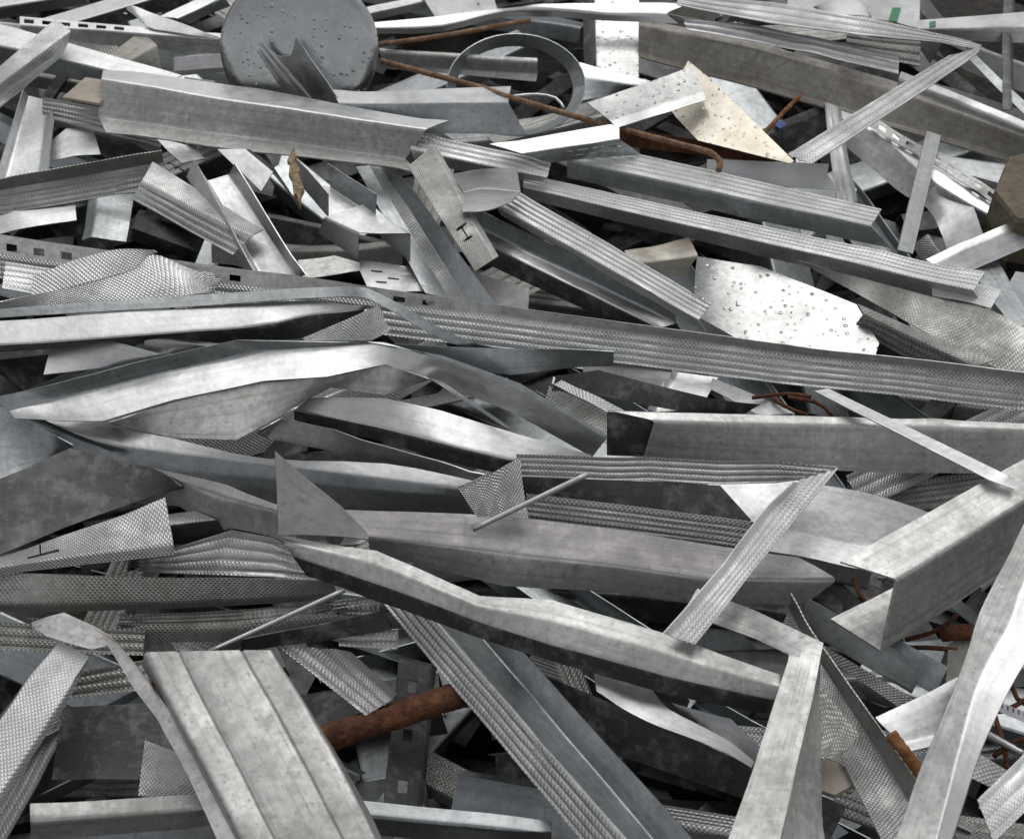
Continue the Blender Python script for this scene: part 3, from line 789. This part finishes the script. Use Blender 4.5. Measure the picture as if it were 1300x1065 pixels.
A('crushed_stud', 'dark knurled stud end crushed and creased under the arched strip', ST, 'kl', 120, [[0,-2],[4,-22],[0,-22]], [[383,430,386,433],[466,394,470,433],[480,387,493,422]])
A('steel_sheet', 'pale crumpled sheet corner behind the kinked channel', SH, 'b', 96, [0,-18], [[71,417,56,476],[110,425,90,472],[200,448,152,464],[232,452,205,458]])
A('steel_channel', 'pale channel nose between the crumpled sheet and kinked channel', CH, 'g', 92, [0,0,-14], [[187,420,187,428,184,446],[292,440,266,440,246,449]])
A('kinked_channel', 'bright channel sharply kinked into a peak in the middle of the heap', CH, 'b',
  [112,118,126,130,132,134,128,118,104], [[14,0,-4],[18,0,-4],[22,0,-6],[18,0,-6],[8,0,-6],[2,0,-12],[0,-3,-32],[0,-3,-34],[0,-3,-34]],
  [[-8,503,14,522,22,532],[58,489,75,506,131,534],[168,461,218,471,220,508],[302,432,340,446,335,484],[420,434,420,440,415,478],[465,434,492,435,490,462],
   [562,451,562,456,545,482],[660,487,662,492,655,526],[769,550,770,556,752,580]], mats=['bl','b'],
  parts=[('crumpled_flange','d',[122,124,126,126,126,126,124,120],[-6,-30],[[139,536,141,540],[223,510,223,556],[289,492,300,558],[340,485,322,546],[415,478,395,503],[450,472,420,491],[490,463,486,502],[543,482,538,485]],dict(wob=2.5))])
A('steel_plate', 'blue grey wedge shaped plate right of the kink', SH, 'bl', 112, [0,-26], [[500,437,556,466],[640,442,650,475],[779,444,777,460]])
A('steel_strip', 'thin dark strip slanting under the kinked channel', SP, 'bl', 112, [0,2], [[545,482,562,486],[640,541,664,553]])
A('bright_channel', 'shiny smooth channel below the kink', CH, 'b', 100, [[0,-20,-36],[0,-18,-36],[0,-6,-28],[0,-8,-28],[0,-12,-22]],
  [[394,503,374,520,374,532],[486,506,478,543,470,557],[560,522,560,563,545,579],[660,552,645,584,630,600],[752,578,722,592,700,606]], mats=['b','dk'])  # shaded underside put into the flange colour
A('steel_channel', 'grey channel wall under the shiny smooth channel', CH, 'g', 94, [0,-24], [[330,545,325,550],[356,531,340,556],[425,545,423,572],[459,558,467,585],[615,601,590,612]])
A('sweeping_channel', 'long sweeping grooved channel curving from the left to the small flag', CH, 'g', 92, [0,-4,-14,-42],
  [[68,509,36,526,30,528,-12,600],[150,535,124,561,120,564,100,620],[226,558,200,573,184,590,180,640],[340,583,340,590,340,606,340,645],[488,589,470,606,465,620,460,650],[601,611,580,620,590,632,600,657]],
  crv=3, mats=['b','bl','bl'], names=['flange','groove','web'])
A('steel_plate', 'blue grey triangular wall at the left edge with a nail hole', SH, 'bl', 100, [0,-22], [[-12,508,-12,612],[92,564,92,571]], holes={0:[(.18,.20,.16,.20)]})
A('steel_plate', 'blackened scratched plate at the left edge', SH, 'dk', 122, [0,-14], [[-12,613,-12,710],[89,569,82,670],[195,595,180,635],[233,611,231,614]])
A('folded_channel', 'dull channel with a folded hood continuing from the blackened plate', CH, 'd', 118, [0,0,-30],
  [[190,590,232,612,208,630],[290,618,288,632,262,662],[345,639,345,647,345,680],[376,650,376,657,376,694]], mats=['pu','d'])
A('punched_stud', 'coarse knurled stud with a punched T slot at the left', ST, 'kl', 106, [0,0,-10], [[-12,712,-12,722,-12,731],[210,636,219,690,221,704]],
  holes={0:[(.27,.28,.02,.55),(.20,.38,.55,.68)]})
A('steel_channel', 'small channel mouth right of the T punched stud', CH, 'd', 96, [0,6,-30,-26], [[195,655,195,668,195,692,195,704],[248,648,275,659,293,688,285,699]], mats=['kl','dk','d'])  # darkness inside the mouth is painted on the middle face
A('steel_stud', 'coarse knurled ribbed stud below the folded channel', ST, 'kl', 82, [0,-22], [[165,712,162,725],[293,672,270,729],[345,682,345,732],[382,700,402,737]], ribs={0:4})
A('knurled_bar', 'flat knurled bar with a square lower edge along the left', ST, 'kd', 92, [0,-22,-38], [[-12,727,-12,770,-12,780],[422,737,427,756,422,763]])
A('steel_stud', 'dark crumpled ribbed stud under the flat knurled bar', ST, 'kd', 54, [0,-10,-26], [[148,780,148,800,148,818],[300,772,300,795,300,810],[485,764,480,782,472,802]], ribs={0:3}, wob=4)
A('steel_stud', 'dark knurled stud at the left edge under the torn plate', ST, 'kd', 48, [0,-14], [[-12,788,-12,824],[185,800,182,832]], ribs={0:3})
A('steel_stud', 'ribbed stud deep behind the torn plate', ST, 'kd', 40, [0,-14], [[60,860,60,888],[195,836,185,876]], ribs={0:3})
A('torn_strip', 'torn twisted strip with a rusty cut edge dropping beside the broad sheet', SP, 'd', [112,116,120,122,120,120,120,120], [0,-4],
  [[43,790,46,797],[84,779,62,809],[122,796,118,826],[146,812,138,821],[187,862,168,871],[216,905,200,914],[262,978,240,986],[320,1090,292,1096]], wob=2, whole=True,
  parts=[('rust_edge','rustor',[124,124,123,122],[1,1],[[123,800,126,802],[148,814,151,817],[187,862,191,866],[200,884,203,888]],dict(th=1,wob=0))])
A('broad_sheet', 'broad weathered sheet with pressed ridges and rolled edges in the foreground', SH, 'd', 138, [-22,0,1,0,-24],
  [[183,845,184,827,268,826,346,825,353,850],[200,872,203,868,288,865,370,863,380,880],[214,905,222,905,308,902,391,900,402,915],[312,1094,321,1092,404,1092,494,1092,508,1100]],
  names=['rolled_edge','ridged_panel','ridged_panel','rolled_edge'], ribs={1:1,2:1}, th=2, wob=2.2)
A('knurled_bar', 'pale knurled bar slanting down to the left corner', ST, 'kb', 106, [-34,0,0,-10], [[52,846,76,813,117,832,120,840],[-80,1005,-60,995,-20,1037,-14,1043]], mats=['bl','kb','kb'])
A('dark_sheet', 'dark smooth sheet in the hollow left of the broad sheet', SH, 'dk', 18, [0,-10], [[80,898,66,990],[198,892,240,990]])
A('knurled_tip', 'knurled corner poking up beside the torn strip', ST, 'kl', 60, [0,-10], [[184,940,176,1010],[255,968,255,1020]])

# --- the middle front
A('prow_flap', 'mauve grey triangular flap standing up like a prow', SH, 'pu', [150,142,136,132], [[34,0],[22,0],[8,0],[0,0]], [[349,572,354,680],[384,603,385,679],[433,643,430,681],[466,674,468,683]], th=2)
A('folded_plate', 'broad dull plate folded along its front edge under the small flag', SH, 'pu', 98, [0,0,-32],
  [[436,648,467,682,470,702],[640,655,640,702,640,743],[780,673,780,718,771,751],[900,692,900,736,892,768],[1012,708,1060,735,1020,764]], mats=['pu','d'], names=['panel','flange'])
A('front_beam', 'long heavy dull channel running from the prow flap down to the right', BM, 'd', [128,128,130,132,132,130], [0,4,-6,-26],
  [[356,683,362,688,372,703,392,727],[478,700,476,715,480,742,478,763],[609,757,605,769,600,786,600,806],[700,761,700,785,700,818,700,838],[858,810,850,830,845,858,850,882],[990,857,990,872,992,890,985,907]],
  th=2.2, mats=['d','d','dk'], names=['flange','web','flange'], wob=2)
A('small_flag', 'small coarse knurled flap folded like a flag', SH, 'kl', 142, [[0,-22],[8,-18],[2,-20]], [[584,624,606,657],[641,591,650,656],[656,583,672,657]])
tube('steel_rod', 'short grey rod poking out from under the small flag', 'rod', 'g', [(600,672),(746,602)], 3.4, [128,160])
tube('steel_rod', 'thin grey rod leaning beside the broad sheet', 'rod', 'g', [(262,829),(437,749)], 3.0, [122,122])
A('folded_stud', 'ribbed stud folded back at a sharp corner with one leg hanging down', ST, 'kl', [146,148,148,150,150,160], [0,-18],
  [[656,577,657,605],[771,580,771,610],[830,580,824,609],[913,585,913,615],[985,586,985,614],[1065,593,1009,610]], ribs={0:4},
  parts=[('leg','kb',[162,158,154,150],[0,-4,8],[[1065,594,1012,611,1004,610],[1030,636,985,641,976,640],[960,721,928,719,919,716],[883,818,851,808,842,804]],dict(ribs={0:4}))])
A('steel_stud', 'ribbed stud with a dark inner wall under the folded stud', ST, 'kd', 112, [22,0,-26], [[652,604,668,625,670,660],[915,616,955,662,938,693]], ribs={1:4}, mats=['dk','k'])  # inner wall coloured dark for the shade inside the stud
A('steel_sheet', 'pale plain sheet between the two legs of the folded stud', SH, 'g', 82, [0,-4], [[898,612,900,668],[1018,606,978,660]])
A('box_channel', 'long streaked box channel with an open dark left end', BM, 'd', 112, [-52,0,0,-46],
  [[771,578,771,521,831,534,817,580],[960,580,960,526,960,538,960,592],[1120,582,1120,531,1120,541,1120,600],[1325,584,1325,537,1325,546,1325,602]], th=2, mats=['dk','d','d'])  # shade of the hollow painted on the back wall
A('flat_strip', 'narrow flat strip slanting from the box channel to the big beam', SP, 'g', [112,184,180], [0,0], [[1052,494,1034,497],[1275,602,1256,610],[1290,611,1287,621]], wob=.5)
A('curved_channel', 'curved smooth sheet in the hollow under the box channel', CH, 'g', 86, [14,-8,-14], [[1030,612,985,668,965,696],[1110,628,1060,686,1040,711],[1190,653,1145,702,1110,730]], crv=3)
A('big_beam', 'big weathered channel beam pointing out at the viewer on the right', BM, 'd', [178,168], [0,0,-72,-74], [[1066,714,1137,736,1118,828,1054,787],[1360,549,1360,599,1360,669,1310,655]],
  th=3, mats=['d','d','d'], names=['flange','web','flange'])
A('twisted_strip', 'wide galvanised strip twisting down the right side of the heap', SP, 'd', [196,196,194,190,180,170], [0,-6,4],
  [[1345,585,1350,652,1372,692],[1275,713,1298,740,1328,790],[1244,776,1281,790,1306,832],[1223,841,1237,875,1274,890],[1170,968,1210,974,1236,975],[1128,1092,1182,1092,1202,1092]], crv=4, wob=3, mats=['d','b'], th=2)
A('bent_post', 'pale weathered channel bent over at its top like a knee', CH, 'd', [112,124,152,152,152,152,152], [0,-2],
  [[885,748,868,778],[960,776,960,811],[1045,816,1001,831],[1041,834,1000,838],[1030,890,982,893],[1010,974,955,976],[985,1092,915,1092]], th=2,
  parts=[('side_flange','d',[150,152,152,152],[-40,0],[[1046,817,1041,834],[1041,868,1030,890],[1041,974,1010,974],[1042,1092,985,1092]],dict(th=2))])

# --- behind the middle front
A('steel_strip', 'long dark strip right of the kink under the long stud', SP, 'dk', 76, [0,-16], [[706,478,700,496],[760,470,755,501],[900,505,872,523],[965,516,945,528]])
A('steel_sheet', 'dull mauve sheet strip below the long stud', SH, 'pu', 60, [0,-10], [[740,456,740,482],[855,468,845,494]])
A('steel_channel', 'bright angular channel tip left of the rusty wires', CH, 'b', 56, [0,-6,4], [[850,470,862,474,911,477],[822,520,832,524,890,520]], mats=['g','b'])
A('steel_strip', 'pale strip behind the box channel', SP, 'g', 66, [0,-8], [[905,480,900,493],[1012,524,965,528]])
A('steel_stud', 'bright knurled edge strip between the kink and the box channel', ST, 'kb', 72, [0,-4], [[703,477,701,486],[792,520,776,526]])
A('steel_sheet', 'dark knurled scrap left of the box channel mouth', SH, 'kd', 56, [0,-10], [[698,490,686,522],[774,526,774,566]])
for i, (pts, lab) in enumerate(((((955,505),(1000,500),(1030,504)), 'straight rusty wire above the box channel'), (((980,505),(1000,518),(1025,527)), 'sagging rusty wire above the box channel'),
                                (((1000,504),(1040,512),(1056,528)), 'bent rusty wire dropping behind the box channel'))):
    tube('rusty_wire', lab, 'wire', 'rust', list(pts), 2.6, 74)

# --- bottom
A('diagonal_stud', 'ribbed stud running diagonally out of the bottom of the heap', ST, 'kd', [78,112], [-22,0,-26,0], [[480,758,546,780,590,784,636,796],[760,1092,816,1092,852,1092,905,1092]], ribs={0:4}, mats=['k','bl','bl'])
tube('rusty_pipe', 'thick flaking rusty bar in the hollow beside the broad sheet', 'pipe', 'rust', [(330,966),(409,938),(590,880),(640,864)], 14.5, 52, n=16, ribbed=.05)
A('slotted_strip', 'slotted strip standing in the hollow behind the rusty bar', SP, 'dk', 0, [0,-18,-26], [[506,836,546,846,552,848],[480,1092,525,1092,530,1092]],
  holes={0:[(.10+.26*i,.165+.26*i,.36,.64) for i in range(4)]})
A('steel_stud', 'knurled stud tip pointing at the thick rusty bar', ST, 'kl', 66, [0,0,-16], [[352,820,425,824,446,828],[464,908,496,889,504,880]], ribs={0:3})
A('steel_channel', 'dark channel above the knurled stud tip', CH, 'dk', 88, [0,-22], [[306,811,306,826],[490,774,498,799]])
A('steel_stud', 'short knurled stud end under the dark channel', ST, 'kd', 66, [0,-12], [[430,802,430,820],[506,798,504,824]], ribs={0:2})
A('twisted_sheet', 'shiny twisted sheet below the long heavy channel', SH, 'b', 88, [0,-4], [[752,856,757,880],[815,866,790,900],[850,900,838,922],[920,936,912,950],[957,966,953,974]], crv=4, wob=2.5)
A('steel_channel', 'dark channel wall under the shiny twisted sheet', CH, 'dk', 74, [0,-36], [[680,852,690,902],[765,888,745,946],[957,972,942,1012],[1075,1024,1050,1075]])
A('steel_channel', 'pale channel corner beside the bent post', CH, 'g', 78, [0,-10], [[852,892,878,918],[927,912,920,946],[964,950,956,970]])
A('steel_stud', 'long knurled stud with a sharp rim right of the bent post', ST, 'k', [96,112], [0,-28,-30], [[998,756,1001,776,988,802],[1238,1092,1203,1092,1132,1092]], mats=['kd','kl'])
A('steel_sheet', 'dark knurled sheet corner beside the bent post', SH, 'kd', 112, [0,-6], [[1030,858,1030,955],[1091,932,1062,967]])
A('steel_strip', 'knurled strip under the blue grey channel', SP, 'kl', 74, [0,-8], [[1038,814,1042,830],[1159,886,1141,897]])
A('steel_channel', 'blue grey channel end below the mouth of the big beam', CH, 'bl', 92, [0,-26], [[1026,758,1012,795],[1175,848,1158,880]])
A('steel_channel', 'second blue grey channel end tucked behind the first', CH, 'bl', 70, [0,-22], [[1098,788,1094,832],[1204,846,1186,882]])
A('ridged_sheet', 'grey sheet with two ridges beside the twisted strip', SH, 'g', 88, [0,0,-4,0], [[1111,912,1118,920,1145,945,1155,955],[1215,862,1222,872,1225,925,1225,938]], names=['ridge','panel','ridge'])
tube('rebar', 'rusty rebar end sticking up at the bottom right', 'rebar', 'rustor', [(1131,931),(1205,1030)], 6.5, [128,112], ribbed=.12)
block('concrete_lump', 'grey concrete lump under the big beam', 'concrete', 'concrete', [(1203,818),(1228,800),(1240,812),(1222,866),(1200,868)], 62, 60)
tube('rusty_bar', 'thick red brown bar end on the concrete lump', 'rebar', 'rust', [(1196,804),(1235,802)], 9, 70, ribbed=.06)
for pts, lab in ((((1150,812),(1190,800),(1215,780)), 'rusty wire behind the concrete lump'), (((1155,822),(1180,822),(1215,825)), 'level rusty wire beside the concrete lump'),
                 (((1283,850),(1286,880),(1310,900)), 'bent rusty wire at the right edge of the heap'), (((1262,905),(1275,950),(1280,990)), 'upright rusty wire below the tape'),
                 (((1255,905),(1280,900),(1315,880)), 'rusty wire crossing the tape'), (((1083,735),(1092,755),(1105,772)), 'short rusty wire under the big beam mouth'),
                 (((1262,960),(1290,940),(1320,936)), 'rusty wire lying under the grey rod')):
    tube('rusty_wire', lab, 'wire', 'rust', list(pts), 2.8, 60)
tube('steel_rod', 'ribbed grey rod at the lower right edge', 'rod', 'g', [(1250,930),(1300,958)], 4.2, 66, ribbed=.1)
A('measuring_tape', 'pale measuring tape scrap with tick marks at the right edge', 'tape', 'tape', 72, [0,-2], [[1266,890,1266,902],[1325,912,1325,926]], th=.8, wob=.3,
  parts=[('tick','ink',72.8,[0,-1],[[1272+7*i,893+2.6*i,1272+7*i,898+2.6*i],[1273.2+7*i,893.4+2.6*i,1273.2+7*i,898.4+2.6*i]],dict(th=.8,wob=0)) for i in range(5)])
A('knurled_tip', 'pale knurled scrap at the bottom right corner', ST, 'kb', 78, [0,-4], [[1236,952,1226,985],[1290,985,1280,1010]])
A('steel_stud', 'ribbed bright stud end in the bottom right corner', ST, 'kb', 100, [0,-6], [[1330,925,1345,985],[1240,1015,1262,1070]], ribs={0:3})
block('cardboard_scrap', 'tan cardboard scrap at the foot of the bent post', 'cardboard', 'board', [(1030,968),(1052,958),(1098,990),(1060,1010),(1030,1000)], 70, 4)

# --- the heap goes on below, in front of the lowest pieces named above
A('steel_channel', 'galvanised channel crossing the foot of the slotted strip', CH, 'g', 62, [0,0,-30], [[400,1010,400,1030,402,1052],[700,1040,700,1058,700,1080]], mats=['bl','bl'])
A('steel_stud', 'ribbed stud lying low between diagonal stud and bent post', ST, 'k', 60, [0,-4,-26], [[770,1010,766,1034,768,1050],[1010,1050,1006,1074,1006,1090]], ribs={0:4})
A('steel_channel', 'dull channel below the dark smooth sheet', CH, 'd', 66, [0,0,-28], [[40,1022,40,1042,40,1066],[300,1005,300,1024,300,1046]])
